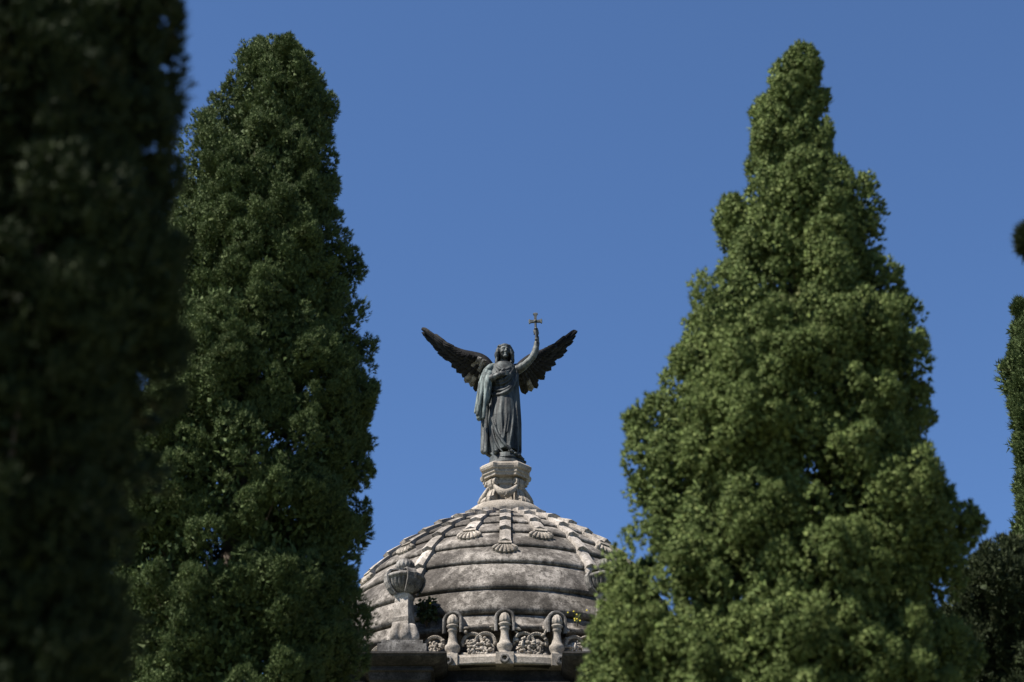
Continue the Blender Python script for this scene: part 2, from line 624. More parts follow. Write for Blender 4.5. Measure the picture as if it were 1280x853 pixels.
def spout_bm(M):
    bm = bmesh.new()
    # a drum with a hole, axis pointing outward
    rg = []
    for r, y in ((0.105, 0.05), (0.105, -0.06), (0.085, -0.085), (0.055, -0.085), (0.045, -0.06), (0.045, 0.04)):
        rg.append([M @ Vector((r * math.cos(2 * PI * j / 18), y, 15.70 + r * math.sin(2 * PI * j / 18))) for j in range(18)])
    rings_to_faces(bm, rg, True, True, True)
    return bm


for azd in BAL_AZ:
    az = R(azd)
    obj('baluster', baluster_bm(rad_M(az, 4.73)), M_ped, maus, smooth=True)
    obj('hood', hood_bm(rad_M(az, 4.66)), M_urn, maus, smooth=False)
    bm = bmesh.new()
    M = rad_M(az, 4.73)
    box(bm, -0.19, 0.19, -0.30, 0.2, 15.60, 15.862, M)
    obj('baluster_plinth', bm, M_ped, maus)
    obj('spout', spout_bm(rad_M(az, 5.035)), M_urn, maus, smooth=False)


def garland_bm(a0, a1, seed):
    rng = random.Random(seed)
    bm = bmesh.new()
    for t in ((0.30, 0.70) if a1 - a0 > R(7) else (0.5,)):
        M = rad_M(a0 + (a1 - a0) * t, 4.62)
        # wreath arch with leaf beads along it
        pts = [M @ Vector((0.21 * math.cos(PI * k / 16 * 1.1 - 0.05 * PI), -0.02, 16.20 + 0.21 * math.sin(PI * k / 16 * 1.1 - 0.05 * PI))) for k in range(17)]
        tube(bm, pts, 0.042, 8)
        for k in range(19):
            a = PI * k / 18
            ball(bm, M @ Vector((0.225 * math.cos(a), -0.05, 16.20 + 0.225 * math.sin(a))), 0.026, 1)
        ball(bm, M @ Vector((0, 0.0, 16.18)), 0.13, 2, (1, .6, 1))
        for k in range(16):
            a, rr = rng.uniform(0, 2 * PI), rng.uniform(0.02, 0.13)
            ball(bm, M @ Vector((rr * math.cos(a), -0.07 - rng.uniform(0, .05), 16.16 + rr * math.sin(a))), rng.uniform(0.024, 0.046), 1)
    for k in range(int(85 * min(3, (a1 - a0) / R(8.4)))):
        t = rng.uniform(0.04, 0.96)
        M = rad_M(a0 + (a1 - a0) * t, 4.62)
        hump = 0.22 + 0.14 * abs(math.cos((t - 0.5) * 2 * PI)) * (1 if abs(t - .5) > .2 else 0.4)
        sh = rng.choice(((1, 1, 1), (1, .8, .9), (1.5, .7, .6), (.6, .7, 1.5), (1.3, .8, .5)))
        rm = Matrix.Rotation(rng.uniform(0, 3.1), 4, 'Y')
        z = 15.90 + rng.uniform(0, 1) ** 1.2 * (hump + (0.30 if t < .12 or t > .88 else 0.02))
        ball(bm, M @ Vector((0, -0.05 - rng.uniform(0, .09), z)), rng.uniform(0.026, 0.058), 1 if sh[0] == 1 else 2, sh, rm)
    # broad leaf lobes at the foot
    nl = max(5, int((a1 - a0) / R(1.1)))
    for k in range(nl):
        M = rad_M(a0 + (a1 - a0) * (k + .5) / nl, 4.60)
        ball(bm, M @ Vector((0, -0.06, 15.93)), 0.085, 2, (1, .8, .8))
    return bm


URN_AZ = [-26.3, 26.3, 90, 180 - 26.3, 180 + 26.3, 270]
ga = sorted([(a % 360, 2.5) for a in BAL_AZ] + [(a % 360, 4.5) for a in URN_AZ])
for i, (a, wa) in enumerate(ga):
    b_, wb = ga[(i + 1) % len(ga)]
    if b_ < a: b_ += 360
    if b_ - a - wa - wb > 2:
        obj('garland', garland_bm(R(a + wa), R(b_ - wb), i), M_orn, maus, smooth=True)

# ---- urns on their plinths
def make_urn(azd):
    az = R(azd)
    r = 4.92
    x, y = CX + r * math.sin(az), CY - r * math.cos(az)
    M = Matrix.Translation((x, y, 0))
    bm = bmesh.new()
    # shaft: square, its edge turned a little to the right of the camera
    lathe(bm, [(0.27, 16.62), (0.27, 16.68), (0.25, 16.70), (0.27, 16.80), (0.25, 16.84), (0.215, 17.24), (0.22, 17.26), (0.24, 17.29), (0.25, 17.33), (0.20, 17.36), (0.20, 17.40)], 4, M=M @ Matrix.Rotation(R(24), 4, 'Z'), rot=0)
    urn = obj('urn', bm, M_rib, maus)
    bm = bmesh.new()
    box(bm, -0.52, 0.52, -0.46, 0.46, 15.86, 16.10, M)
    box(bm, -0.44, 0.44, -0.40, 0.40, 16.10, 16.20, M)
    obj('plinth', bm, M_urn, urn)
    bm = bmesh.new()
    lathe(bm, [(0.27, 16.20), (0.31, 16.22, .10), (0.355, 16.32, .18), (0.345, 16.42, .18), (0.30, 16.54, .14), (0.27, 16.60, .08), (0.25, 16.64)], 64, flute=8, M=M, square=4, rot=R(10))
    obj('foot', bm, M_rib, urn, smooth=True)
    bm = bmesh.new()
    lathe(bm, [(0.16, 17.38), (0.20, 17.41, .05), (0.31, 17.46, .16), (0.37, 17.55, .17), (0.395, 17.64, .13), (0.40, 17.68, .03), (0.43, 17.70), (0.435, 17.745), (0.39, 17.78), (0.28, 17.83), (0.20, 17.84)], 96, flute=24, M=M)
    obj('bowl', bm, M_urn, urn, smooth=True)
    bm = bmesh.new()
    for k in range(4):
        Mk = M @ Matrix.Rotation(R(24 + 90 * k), 4, 'Z')
        # strap handle standing out from the bowl, curling over the rim
        pts = [Mk @ Vector(v) for v in ((0, -0.22, 17.34), (0, -0.33, 17.47), (0, -0.39, 17.60), (0, -0.41, 17.74), (0, -0.34, 17.86), (0, -0.17, 17.90))]
        up = (Mk.to_3x3() @ Vector((1, 0, 0)))
        rows = []
        for i, p in enumerate(pts):
            o = (Mk.to_3x3() @ Vector((0, -1, 0.25))).normalized()
            rows.append([p - up * .10, p - up * .10 + o * .05, p - up * .03 + o * .03, p + up * .03 + o * .03, p + up * .10 + o * .05, p + up * .10])
        rings_to_faces(bm, rows)
    obj('strap', bm, M_urn, urn)
    bm = bmesh.new()
    lathe(bm, [(0.16, 17.82), (0.15, 17.93), (0.17, 17.955), (0.195, 17.98, .10), (0.215, 18.03, .16), (0.205, 18.09, .18), (0.16, 18.15, .18), (0.08, 18.19, .12), (0.01, 18.20)], 64, flute=14, M=M)
    obj('finial', bm, M_urn, urn, smooth=True)


for a in URN_AZ: make_urn(a)

# ---- cornice, ressauts under the urns, walls down to the ground
HB = 5.0
yf = CY - HB


def ressaut_bm(cx, w2, y0, yback):
    """moulded block: fillet, deep cyma receding downward, lower fillet, bed mould; y0 is its front"""
    bm = bmesh.new()
    pr = [(0.0, 15.54), (0.0, 15.50), (0.02, 15.495), (0.035, 15.46), (0.12, 15.40), (0.24, 15.34), (0.30, 15.325), (0.305, 15.275), (0.27, 15.26), (0.27, 15.225), (0.33, 15.21), (0.36, 15.05), (0.42, 15.0), (0.46, 14.2)]
    rows = []
    for d, z in pr:
        y = y0 + d
        x0, x1 = cx - w2 + d, cx + w2 - d
        rows.append([Vector((x0, y, z)), Vector((x1, y, z)), Vector((x1, yback, z)), Vector((x0, yback, z))])
    rings_to_faces(bm, rows)
    return bm


bm = bmesh.new()
pr = [(0.12, 15.612), (0.42, 15.61), (0.42, 15.235), (0.06, 15.225), (0.04, 15.18), (0.10, 15.10), (0.22, 15.02), (0.40, 14.98), (0.42, 14.6), (0.5, 14.55), (0.5, 14.15)]
rows = []
for d, z in pr:
    h = HB - d
    rows.append([Vector((CX - h, CY - h, z)), Vector((CX + h, CY - h, z)), Vector((CX + h, CY + h, z)), Vector((CX - h, CY + h, z))])
rings_to_faces(bm, rows)
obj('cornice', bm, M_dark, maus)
for s in (-1, 1):
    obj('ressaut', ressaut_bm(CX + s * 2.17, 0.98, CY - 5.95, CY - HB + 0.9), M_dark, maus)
    # column pair carrying it
    for q in (-0.38, 0.38):
        bm = bmesh.new()
        M = Matrix.Translation((CX + s * 2.17 + q, CY - 5.25, 0))
        lathe(bm, [(0.42, 1.2), (0.42, 1.35), (0.38, 1.40), (0.40, 1.50), (0.33, 1.56), (0.33, 5.5), (0.28, 13.3), (0.31, 13.33), (0.30, 13.42), (0.36, 13.7), (0.42, 14.1), (0.45, 14.21)], 28, M=M)
        obj('column', bm, M_wall, maus, smooth=True)
bm = bmesh.new()
hw_ = HB - 0.52
box(bm, CX - hw_, CX + hw_, CY - hw_, CY + hw_, 1.2, 14.16)
obj('wall', bm, M_wall, maus)
bm = bmesh.new()
box(bm, CX - 6.4, CX + 6.4, CY - 6.6, CY + 6.4, -0.3, 1.2)
for k in range(6):
    box(bm, CX - 2.4, CX + 2.4, CY - 6.6 - 0.34 * (k + 1), CY - 6.602 - 0.34 * k, -0.3, 1.2 - 0.2 * (k + 1))
obj('plinth', bm, M_wall, maus)
bm = bmesh.new()
box(bm, CX - 1.2, CX - 1.0, CY - hw_ - 0.18, CY - hw_ + 0.1, 1.2, 5.4)
box(bm, CX + 1.0, CX + 1.2, CY - hw_ - 0.18, CY - hw_ + 0.1, 1.2, 5.4)
box(bm, CX - 1.4, CX + 1.4, CY - hw_ - 0.28, CY - hw_ + 0.1, 5.402, 5.8)
df = obj('door_frame', bm, M_rib, maus)
bm = bmesh.new()
for q in (-1, 1):
    box(bm, CX + (0.01 if q > 0 else -0.99), CX + (0.99 if q > 0 else -0.01), CY - hw_ - 0.06, CY - hw_ + 0.05, 1.2, 5.398)
    for z in (1.5, 3.4):
        x = CX + q * 0.5
        box(bm, x - 0.32, x + 0.32, CY - hw_ - 0.10, CY - hw_ - 0.062, z, z + 1.6)
obj('door', bm, M_wood, maus)


# ------------------------------------------------------------------ weeds rooted in the dome
def weed(name, px, py, az, size, n, label, flowers, fl_n, seed, mat):
    rng = random.Random(seed)
    z = None
    best = None
    for k in range(400):
        zz = 15.9 + 3.5 * k / 400
        r = dome_r(zz) if zz > 16.6 else RD - .1
        Y = CY - r * math.cos(az) - 0.05
        p = at(px, py, Y)
        q = abs(p.z - zz)
        if best is None or q < best[0]: best = (q, p)
    p0 = best[1] - Vector((0, 0, size * 0.55))
    root = empty(name, p0)
    tag(root, label, 'plant')
    bm = bmesh.new()
    st = bmesh.new()
    tips = []
    for i in range(max(6, n // 14)):
        a = rng.uniform(0, 2 * PI)
        tip = p0 + Vector((math.cos(a) * rng.uniform(.1, .45) * size, -0.1 - rng.uniform(0, .35) * size, rng.uniform(.15, 1.05) * size))
        mid = (p0 + tip) / 2 + Vector((0, -0.08, 0.05))
        tube(st, [p0, mid, tip], [0.012, 0.009, 0.005], 5)
        tips.append((mid, tip))
    for i in range(n):
        m_, t_ = rng.choice(tips)
        c = m_.lerp(t_, rng.uniform(-0.2, 1.05)) + Vector((rng.gauss(0, .05), rng.gauss(0, .05), rng.gauss(0, .04))) * (size / .5)
        d = Vector((rng.gauss(0, 1), rng.gauss(0, 1) - .5, rng.gauss(0.2, .7))).normalized()
        s = d.cross(Vector((rng.gauss(0, 1), rng.gauss(0, 1), rng.gauss(0, 1)))).normalized()
        l, w_ = rng.uniform(.09, .16) * size * 1.6, rng.uniform(.03, .05) * size * 1.6
        bm.faces.new([bm.verts.new(v) for v in (c, c + d * l * .5 + s * w_, c + d * l, c + d * l * .5 - s * w_)])
    for i in range(fl_n):
        c = flowers(rng, p0)
        fb = bmesh.new()
        for k in range(5):
            a = 2 * PI * k / 5
            ball(fb, c + Vector((math.cos(a) * .012, -0.01, math.sin(a) * .012)), 0.010, 1, (1, .5, 1))
        ball(fb, c + Vector((0, -0.014, 0)), 0.009, 1)
        obj('flower', fb, M_flower, root, smooth=True)
    obj('stem', st, M_bark, root)
    obj('leaves', bm, mat, root)
    return root


weed('dark_weed', 533, 767, R(-22), 0.55, 420, 'dark bushy weed growing on the dome beside the left urn', lambda r, p: p + Vector((0.10, -0.46, 0.36)), 1, 5, M_leaf_w)
weed('flowering_weed', 722, 776, R(20), 0.24, 50, 'thin weed with yellow flowers on the dome near the right cypress',
     lambda r, p: p + Vector((r.uniform(-.26, .2), -0.25 - r.uniform(0, .1), r.uniform(0.0, .26))), 9, 8, M_leaf_r)

# ------------------------------------------------------------------ the angel
SY = CY
ang = empty('angel_statue', (CX + 0.02, SY, 22.40))
tag(ang, 'dark bronze winged angel statue raising a cross on top of the dome', 'statue')


def A(px, py, dy=0.0):
    return at(px, py, SY + dy)


# body: head, neck, torso, both arms and hands, feet - one continuous surface
bm = bmesh.new()
hc = A(630.5, 440.5, -0.10)
tilt = Matrix.Rotation(R(14), 4, 'Z') @ Matrix.Rotation(R(6), 4, 'X')      # turned to the raised hand
ball(bm, hc + Vector((0, 0.02, 0.03)), 0.185, 3, (0.86, 1.0, 1.05))
ball(bm, hc, 0.17, 3, (0.80, 0.95, 1.28), tilt)


def hp(x, y, z): return hc + (tilt.to_3x3() @ Vector((x, y, z)))


ball(bm, hp(0, -0.125, -0.15), 0.055, 2)                                         # chin
tube(bm, [hp(0, -0.158, 0.055), hp(0, -0.172, 0.015), hp(0, -0.192, -0.022)], [0.016, 0.019, 0.024], 8)   # nose
ball(bm, hp(0, -0.172, -0.030), 0.024, 2, (1.35, .9, .7))
for q in (-1, 1):
    tube(bm, [hp(q * .018, -0.158, 0.066), hp(q * .055, -0.152, 0.075), hp(q * .095, -0.118, 0.062)], [0.016, 0.018, 0.012], 7)   # brow
    ball(bm, hp(q * .052, -0.138, 0.034), 0.024, 2, (1.25, .8, .75))          # eye
    ball(bm, hp(q * .072, -0.112, -0.030), 0.045, 2)                             # cheek
    ball(bm, hp(q * .135, 0.0, 0.01), 0.03, 2, (.6, .9, 1.4))                    # ear
tube(bm, [hp(-.042, -0.138, -0.080), hp(0, -0.163, -0.074), hp(.042, -0.138, -0.080)], [0.010, 0.015, 0.010], 7)   # lips
tube(bm, [hp(-.034, -0.140, -0.097), hp(0, -0.158, -0.100), hp(.034, -0.140, -0.097)], [0.010, 0.015, 0.010], 7)
tube(bm, [A(630, 448, 0.0), A(629.5, 460, 0.02)], [0.115, 0.14], 12)
# torso
tube(bm, [A(629.5, 459, .02), A(629.5, 466, .0), A(629.5, 478, .0), A(630, 490, .02), A(631, 505, .03), A(631, 530, .03)], [0.24, 0.33, 0.33, 0.29, 0.33, 0.3], 18, 0.72)
ball(bm, A(615, 461.5, .03), 0.15, 2); ball(bm, A(645.5, 461.5, .03), 0.15, 2)
# arm lifting the cross
tube(bm, spline([A(643, 464, -.02), A(652, 459.5, -.12), A(661, 452, -.2), A(666, 446, -.24)], 4), [0.13] * 3 + [0.115] * 3 + [0.10] * 3 + [0.09] * 3 + [0.085], 12)
tube(bm, spline([A(665.5, 447, -.24), A(669, 439, -.26), A(671, 429, -.28), A(671.2, 421, -.3)], 4), [0.092] * 3 + [0.088] * 3 + [0.075] * 3 + [0.058] * 3 + [0.052], 12)
# hand closed on the shaft of the cross: palm, four fingers and thumb
ph = A(671, 416.5, -.30)
ball(bm, ph, 0.078, 2, (0.75, 0.7, 1.15))
for k in range(4):
    z = 0.055 - 0.038 * k
    L_ = (0.085, 0.095, 0.09, 0.075)[k]
    tube(bm, [ph + Vector((0.03, -0.05, z)), ph + Vector((-0.03, -0.095, z + .006)), ph + Vector((-0.075 - (L_ - .085), -0.07, z)), ph + Vector((-0.07, -0.02, z - .004))], [0.021, 0.021, 0.019, 0.016], 7)
tube(bm, [ph + Vector((-0.01, 0.03, -0.05)), ph + Vector((-0.055, -0.03, 0.04)), ph + Vector((-0.05, -0.075, 0.085))], [0.028, 0.024, 0.019], 7)
# arm bent across the chest
tube(bm, spline([A(614, 462, -.02), A(608.5, 470, -.08), A(607, 477, -.16)], 4), [0.135] * 4 + [0.12] * 5, 12)
tube(bm, spline([A(607, 477, -.16), A(615, 473, -.32), A(624, 468.5, -.40)], 4), [0.12] * 3 + [0.10] * 3 + [0.07] * 3, 12)
pl = A(627.5, 467, -.40)
ball(bm, pl, 0.085, 2, (1.1, 0.55, 0.85))
for k in range(4):
    z = 0.05 - 0.036 * k
    tube(bm, [pl + Vector((0.03, -0.01, z)), pl + Vector((0.11, 0.0, z + .025)), pl + Vector((0.165 - .012 * abs(k - 1), 0.04, z + .03))], [0.021, 0.020, 0.015], 7)
tube(bm, [pl + Vector((-0.03, -0.01, 0.05)), pl + Vector((0.03, -0.02, 0.11)), pl + Vector((0.075, -0.01, 0.135))], [0.026, 0.022, 0.016], 7)
# feet showing under the hem
for fx in (621, 640):
    b0 = A(fx, 571.5, -.05)
    tube(bm, [b0 + Vector((0, 0.1, 0.12)), b0 + Vector((0, 0.0, 0.06)), b0 + Vector((-0.01, -0.24, 0.0)), b0 + Vector((-0.015, -0.36, -0.01))], [0.10, 0.10, 0.085, 0.055], 10)
    for k in range(5):
        ball(bm, b0 + Vector((-0.075 + 0.03 * k, -0.40 + 0.012 * k, -0.015)), 0.026 - 0.002 * k, 1)
body = link('body', remesh(bm, 0.010, 2, 'body'), M_bronze, ang)

# hair: long locks to the shoulders
bm = bmesh.new()
ball(bm, hc + Vector((0.01, 0.04, 0.075)), 0.195, 3, (0.95, 1.0, 0.92))
rngh = random.Random(3)
for k in range(26):
    a = R(-28 + 236 * k / 25)
    top = hc + Vector((math.cos(a) * 0.13, math.sin(a) * 0.14 + 0.03, 0.15))
    o = Vector((math.cos(a), math.sin(a), 0)); t_ = Vector((-math.sin(a), math.cos(a), 0))
    ph_ = rngh.uniform(0, 6.28); ln_ = rngh.uniform(0.26, 0.40)
    pts = []
    for i in range(9):
        u = i / 8
        rr_ = 0.155 + 0.055 * math.sin(min(1, u * 1.6) * PI * .5) + 0.018 * math.sin(u * 11 + ph_)
        pts.append(hc + o * rr_ + t_ * (0.030 * math.sin(u * 9 + ph_)) + Vector((0, 0.03, 0.15 - (0.15 + ln_) * u)))
    tube(bm, [top] + pts[1:], [0.05, 0.046, 0.044, 0.042, 0.042, 0.040, 0.038, 0.032, 0.020], 7)
for k in range(9):
    a = R(200 + 140 * k / 8)
    ball(bm, hc + Vector((math.cos(a) * 0.155, math.sin(a) * 0.11 + .0, 0.130 + 0.014 * math.sin(k * 2.1))), 0.045, 2)
link('hair', remesh(bm, 0.011, 1, 'hair'), M_robe, ang)

# robe: fluted column with a sash and a swag, folds run as ridges over it
rows_ = [(457, 617, 643, .26), (462, 611, 648, .30), (470, 611, 648.5, .33), (480, 614, 648, .33), (488, 615, 648, .32), (497, 614.5, 649, .34), (510, 612, 650.5, .38), (525, 610, 651.5, .42), (540, 611, 652, .43),
         (553, 612.5, 652.3, .43), (563, 614, 652.3, .43), (569, 615, 652, .44)]
bm = bmesh.new()
seg = 96
fine_rows = []
for (a, b_) in zip(rows_[:-1], rows_[1:]):
    for k in range(4):
        t = k / 4
        fine_rows.append([a[i] + (b_[i] - a[i]) * t for i in range(4)])
fine_rows.append(list(rows_[-1]))
rings = []
for py, xl, xr, ry in fine_rows:
    c = A((xl + xr) / 2, py, 0.02)
    rx = (A(xr, py, .02) - A(xl, py, .02)).x / 2
    t = max(0, min(1, (py - 478) / 90))
    ring = []
    for j in range(seg):
        th = 2 * PI * j / seg
        fo = 1 + t * (0.045 * math.cos(11 * th + 0.8 + 0.9 * t) + 0.034 * math.cos(17 * th - 1.3 * t) + 0.018 * math.cos(27 * th + 2 + t)) - 0.03 * t
        ring.append(Vector((c.x + rx * fo * math.cos(th), c.y + ry * fo * math.sin(th), c.z)))
    rings.append(ring)
rings_to_faces(bm, rings)


def on_front(px, py, out=0.0):
    """point on the robe's front surface"""
    r = min(rows_, key=lambda q: abs(q[0] - py))
    lo = max([q for q in rows_ if q[0] <= py], key=lambda q: q[0], default=rows_[0])
    hi = min([q for q in rows_ if q[0] > py], key=lambda q: q[0], default=rows_[-1])
    t = 0 if hi[0] == lo[0] else (py - lo[0]) / (hi[0] - lo[0])
    xl, xr, ry = [lo[i] + (hi[i] - lo[i]) * t for i in (1, 2, 3)]
    u = max(-0.97, min(0.97, (px - (xl + xr) / 2) / ((xr - xl) / 2)))
    return A(px, py, 0.02 - ry * math.sqrt(1 - u * u) - out)


def fold(pts, r0, r1=None, out=0.0):
    P = spline([on_front(x, y, out) for x, y in pts], 5)
    r1 = r0 if r1 is None else r1
    n = len(P)
    tube(bm, P, [(r0 + (r1 - r0) * i / (n - 1)) * (0.5 + 0.5 * min(1, 4 * i / (n - 1), 4 * (n - 1 - i) / (n - 1))) for i in range(n)], 8)


# sash from the lifted shoulder falling in a curve to the hip, and the long edge sweeping to the hem
fold([(646, 464), (644, 474), (638, 486), (629, 492), (618, 494), (612, 490)], 0.055, 0.05, .02)
fold([(645, 468), (640, 480), (631, 487), (621, 488), (614, 484)], 0.045, 0.04, .02)
fold([(643, 466), (636, 475), (628, 480), (618, 480)], 0.04, 0.03, .02)
fold([(647, 466), (646, 480), (647.5, 500), (649.5, 530), (651, 565)], 0.06, 0.05, .01)
fold([(644, 480), (645.5, 505), (647, 535), (647, 567)], 0.035, 0.05, .01)
fold([(612, 505), (614.5, 520), (620, 538), (629, 553), (639, 563), (646, 567)], 0.035, 0.045, .01)
fold([(613, 520), (616, 540), (621, 556), (629, 566)], 0.03, 0.035, .0)
fold([(642, 500), (641, 530), (637, 556)], 0.03, 0.035, .0)
fold([(634, 497), (633, 525), (630, 548)], 0.018, 0.022)
fold([(627, 497), (625, 520), (626, 543)], 0.018, 0.022)
fold([(621, 497), (618, 515), (620, 532)], 0.018, 0.022)
fold([(638, 498), (637, 520), (634, 540)], 0.018, 0.024)
fold([(616, 462), (622, 470), (630, 474)], 0.04, 0.03, .01)
fold([(640, 460), (634, 466), (626, 471), (616, 474)], 0.045, 0.04, .03)
fold([(620, 456), (624, 461), (630, 463), (636, 461), (641, 456)], 0.05, 0.05, .02)
fold([(618, 459), (623, 465.5), (630, 468), (637, 465)], 0.032, 0.03, .03)
fold([(613, 462), (617, 470), (619, 478)], 0.045, 0.035, .03)
fold([(642, 461), (636, 470), (627, 476), (615, 478)], 0.04, 0.04, .04)
# hem roll
fold([(614, 567), (620, 570), (632, 571), (644, 570), (651, 566)], 0.05, 0.05, 0)
link('robe', remesh(bm, 0.014, 1, 'robe'), M_robe, ang)

# cloak over the bent arm: heavy hanging folds ending in two hems
bm = bmesh.new()


def drape(pts, radii, sq=1.0):
    P = spline([A(x, y, d) for x, y, d in pts], 5)
    n = len(P)
    rr = [np.interp(i / (n - 1), np.linspace(0, 1, len(radii)), radii) for i in range(n)]
    tube(bm, P, [float(v) for v in rr], 12, sq)


drape([(614, 459, -.02), (608.5, 465, -.14), (605.5, 474, -.26), (602.5, 490, -.30), (599, 507, -.28), (597, 519, -.24)], [0.095, 0.105, 0.085, 0.058, 0.052, 0.056])
drape([(612.5, 464, -.12), (610, 474, -.30), (608, 488, -.36), (606, 505, -.34), (604.5, 523, -.30)], [0.09, 0.085, 0.055, 0.045, 0.048])
drape([(611, 476, -.25), (611.5, 486, -.33), (610.5, 497, -.33), (608.5, 507, -.28)], [0.09, 0.06, 0.045, 0.03])
drape([(606, 468, -.02), (601, 483, -.08), (597.5, 500, -.10), (594.3, 516, -.1)], [0.09, 0.075, 0.055, 0.042])
drape([(603, 478, .08), (600.5, 496, .08), (599, 513, .08), (599, 524, .06)], [0.10, 0.10, 0.09, 0.07])
drape([(618, 457, -.06), (614, 459, -.14), (610, 463, -.18)], [0.07, 0.085, 0.09])
link('cloak', remesh(bm, 0.014, 1, 'cloak'), M_cloak, ang)
bm = bmesh.new()
drape([(609, 478, .1), (606.5, 500, .1), (605.5, 525, .1), (605, 550, .08), (604.8, 565, .06)], [0.1, 0.1, 0.09, 0.09, 0.09])
drape([(612, 480, .15), (611, 505, .15), (611, 530, .12), (611, 555, .1), (611, 567, .1)], [0.12, 0.12, 0.11, 0.11, 0.1])
drape([(608, 495, -.02), (608, 520, -.02), (608, 548, -.02), (607, 566, -.02)], [0.06, 0.06, 0.06, 0.065])
drape([(616, 500, .15), (615, 530, .15), (614.5, 566, .15)], [0.16, 0.16, 0.16])
link('cloak_tail', remesh(bm, 0.016, 2, 'cloak_tail'), M_bronze, ang)

# base disc of the figure
bm = bmesh.new()
lathe(bm, [(0.50, 22.395), (0.50, 22.43), (0.455, 22.50), (0.43, 22.60), (0.425, 22.68), (0.40, 22.705), (0.1, 22.71)], 48, (CX + 0.02, SY, 0))
bm2o = obj('base_disc', bm, M_robe, ang, smooth=True)
bm = bmesh.new()
rngb = random.Random(9)
for k in range(9):
    a = R(-60 + 14 * k)
    ball(bm, Vector((CX + .02 + 0.43 * math.cos(a), SY + 0.43 * math.sin(a), 22.66 - 0.02 * k + rngb.uniform(-.03, .03))), rngb.uniform(.04, .09), 2, (1, 1, .7))
link('rockwork', remesh(bm, 0.016, 1, 'rockwork'), M_robe, ang)

# cross with flared ends
bm = bmesh.new()
cc = A(669.3, 402.0, -.40)


def flare(p, d, l):
    s = Vector((0, 1, 0)).cross(d)
    rows = []
    for t, wd, th in ((0, .032, .028), (.55, .032, .028), (.72, .038, .03), (.86, .062, .03), (.94, .056, .028), (1.0, .022, .022)):
        c = p + d * (l * t)
        rows.append([c - s * wd - Vector((0, th, 0)), c + s * wd - Vector((0, th, 0)), c + s * wd + Vector((0, th, 0)), c - s * wd + Vector((0, th, 0))])
    rings_to_faces(bm, rows)


flare(cc, Vector((1, 0, 0.05)), 0.175)
flare(cc, Vector((-1, 0, -0.05)), 0.175)
flare(cc, Vector((0, 0, 1)), 0.245)
tube(bm, [cc, cc + Vector((0.005, 0, -0.20)), A(670.2, 423, -.40)], [0.030, 0.030, 0.026], 8)
ball(bm, cc + Vector((0, -.02, 0)), 0.042, 2)
ball(bm, A(670, 411.3, -.40), 0.048, 2, (1.1, 1.1, .7))
ball(bm, A(670.4, 424.5, -.40), 0.045, 2)
obj('cross', bm, M_bronze, ang)


# wings
def wing(lead, feathers, side, seed):
    """lead: leading-edge pixels from shoulder to tip; feathers: (base px, tip px, width, layer, pale)"""
    rng = random.Random(seed)
    lx = [p[0] for p in lead]; ly = [p[1] for p in lead]
    if lx[0] > lx[-1]: lx, ly = lx[::-1], ly[::-1]

    def W(px, py, lay=0.0):
        yl = float(np.interp(px, lx, ly))
        return A(px, py, 0.34 + 0.021 * (py - yl) * 1.0 + 0.0028 * abs(px - 630) + lay)
    nrm = Vector((0, -1, -0.95)).normalized()
    bm = bmesh.new()
    P = spline([W(x, y + 2.2) for x, y in lead], 5)
    n = len(P)
    tube(bm, P, [0.12 * (1 - i / (n - 1)) ** 0.7 + 0.035 for i in range(n)], 10)
    bmp = bmesh.new()
    for (b0, t0, wd, lay, pale) in feathers:
        tgt = bmp if pale else bm
        b = W(b0[0], b0[1], -lay); t = W(t0[0], t0[1], -lay)
        d = t - b
        L_ = d.length
        d.normalize()
        s = nrm.cross(d).normalized()
        nn = d.cross(s).normalized()
        if nn.y > 0: nn = -nn
        rows = []
        K = 14
        tw = rng.uniform(-0.2, 0.2)
        for k in range(K + 1):
            u = k / K
            prof_ = (0.55 + 0.45 * min(1, u * 2.5)) * (1 if u < .78 else max(0.12, math.sqrt(max(0, 1 - ((u - .78) / .225) ** 2))))
            ww = wd * prof_
            c = b + d * (L_ * u) + nn * (0.05 * math.sin(u * PI) - 0.05 * u * u)
            th = 0.022 * (1 - 0.5 * u)
            s_ = (s + nn * tw * 0.6).normalized()
            rows.append([c - s_ * ww - nn * .012, c - s_ * ww * .5 + nn * th, c - s_ * ww * .08 + nn * th, c + nn * (th + .016), c + s_ * ww * .08 + nn * th, c + s_ * ww * .5 + nn * th, c + s_ * ww - nn * .012,
                         c - nn * th])
        rings_to_faces(tgt, rows)
    wo = obj('wing', bm, M_wing, ang)
    if len(bmp.verts): obj('pale_feathers', bmp, M_wingpale, wo)
    else: bmp.free()


def fan(tips, bases, wd, lay, pale=()):
    out = []
    for i, (t, b) in enumerate(zip(tips, bases)):
        out.append((b, t, wd[i] if isinstance(wd, (list, tuple)) else wd, lay + 0.012 * i, i in pale))
    return out


def lerp2(b, t, k): return (b[0] + (t[0] - b[0]) * k, b[1] + (t[1] - b[1]) * k)


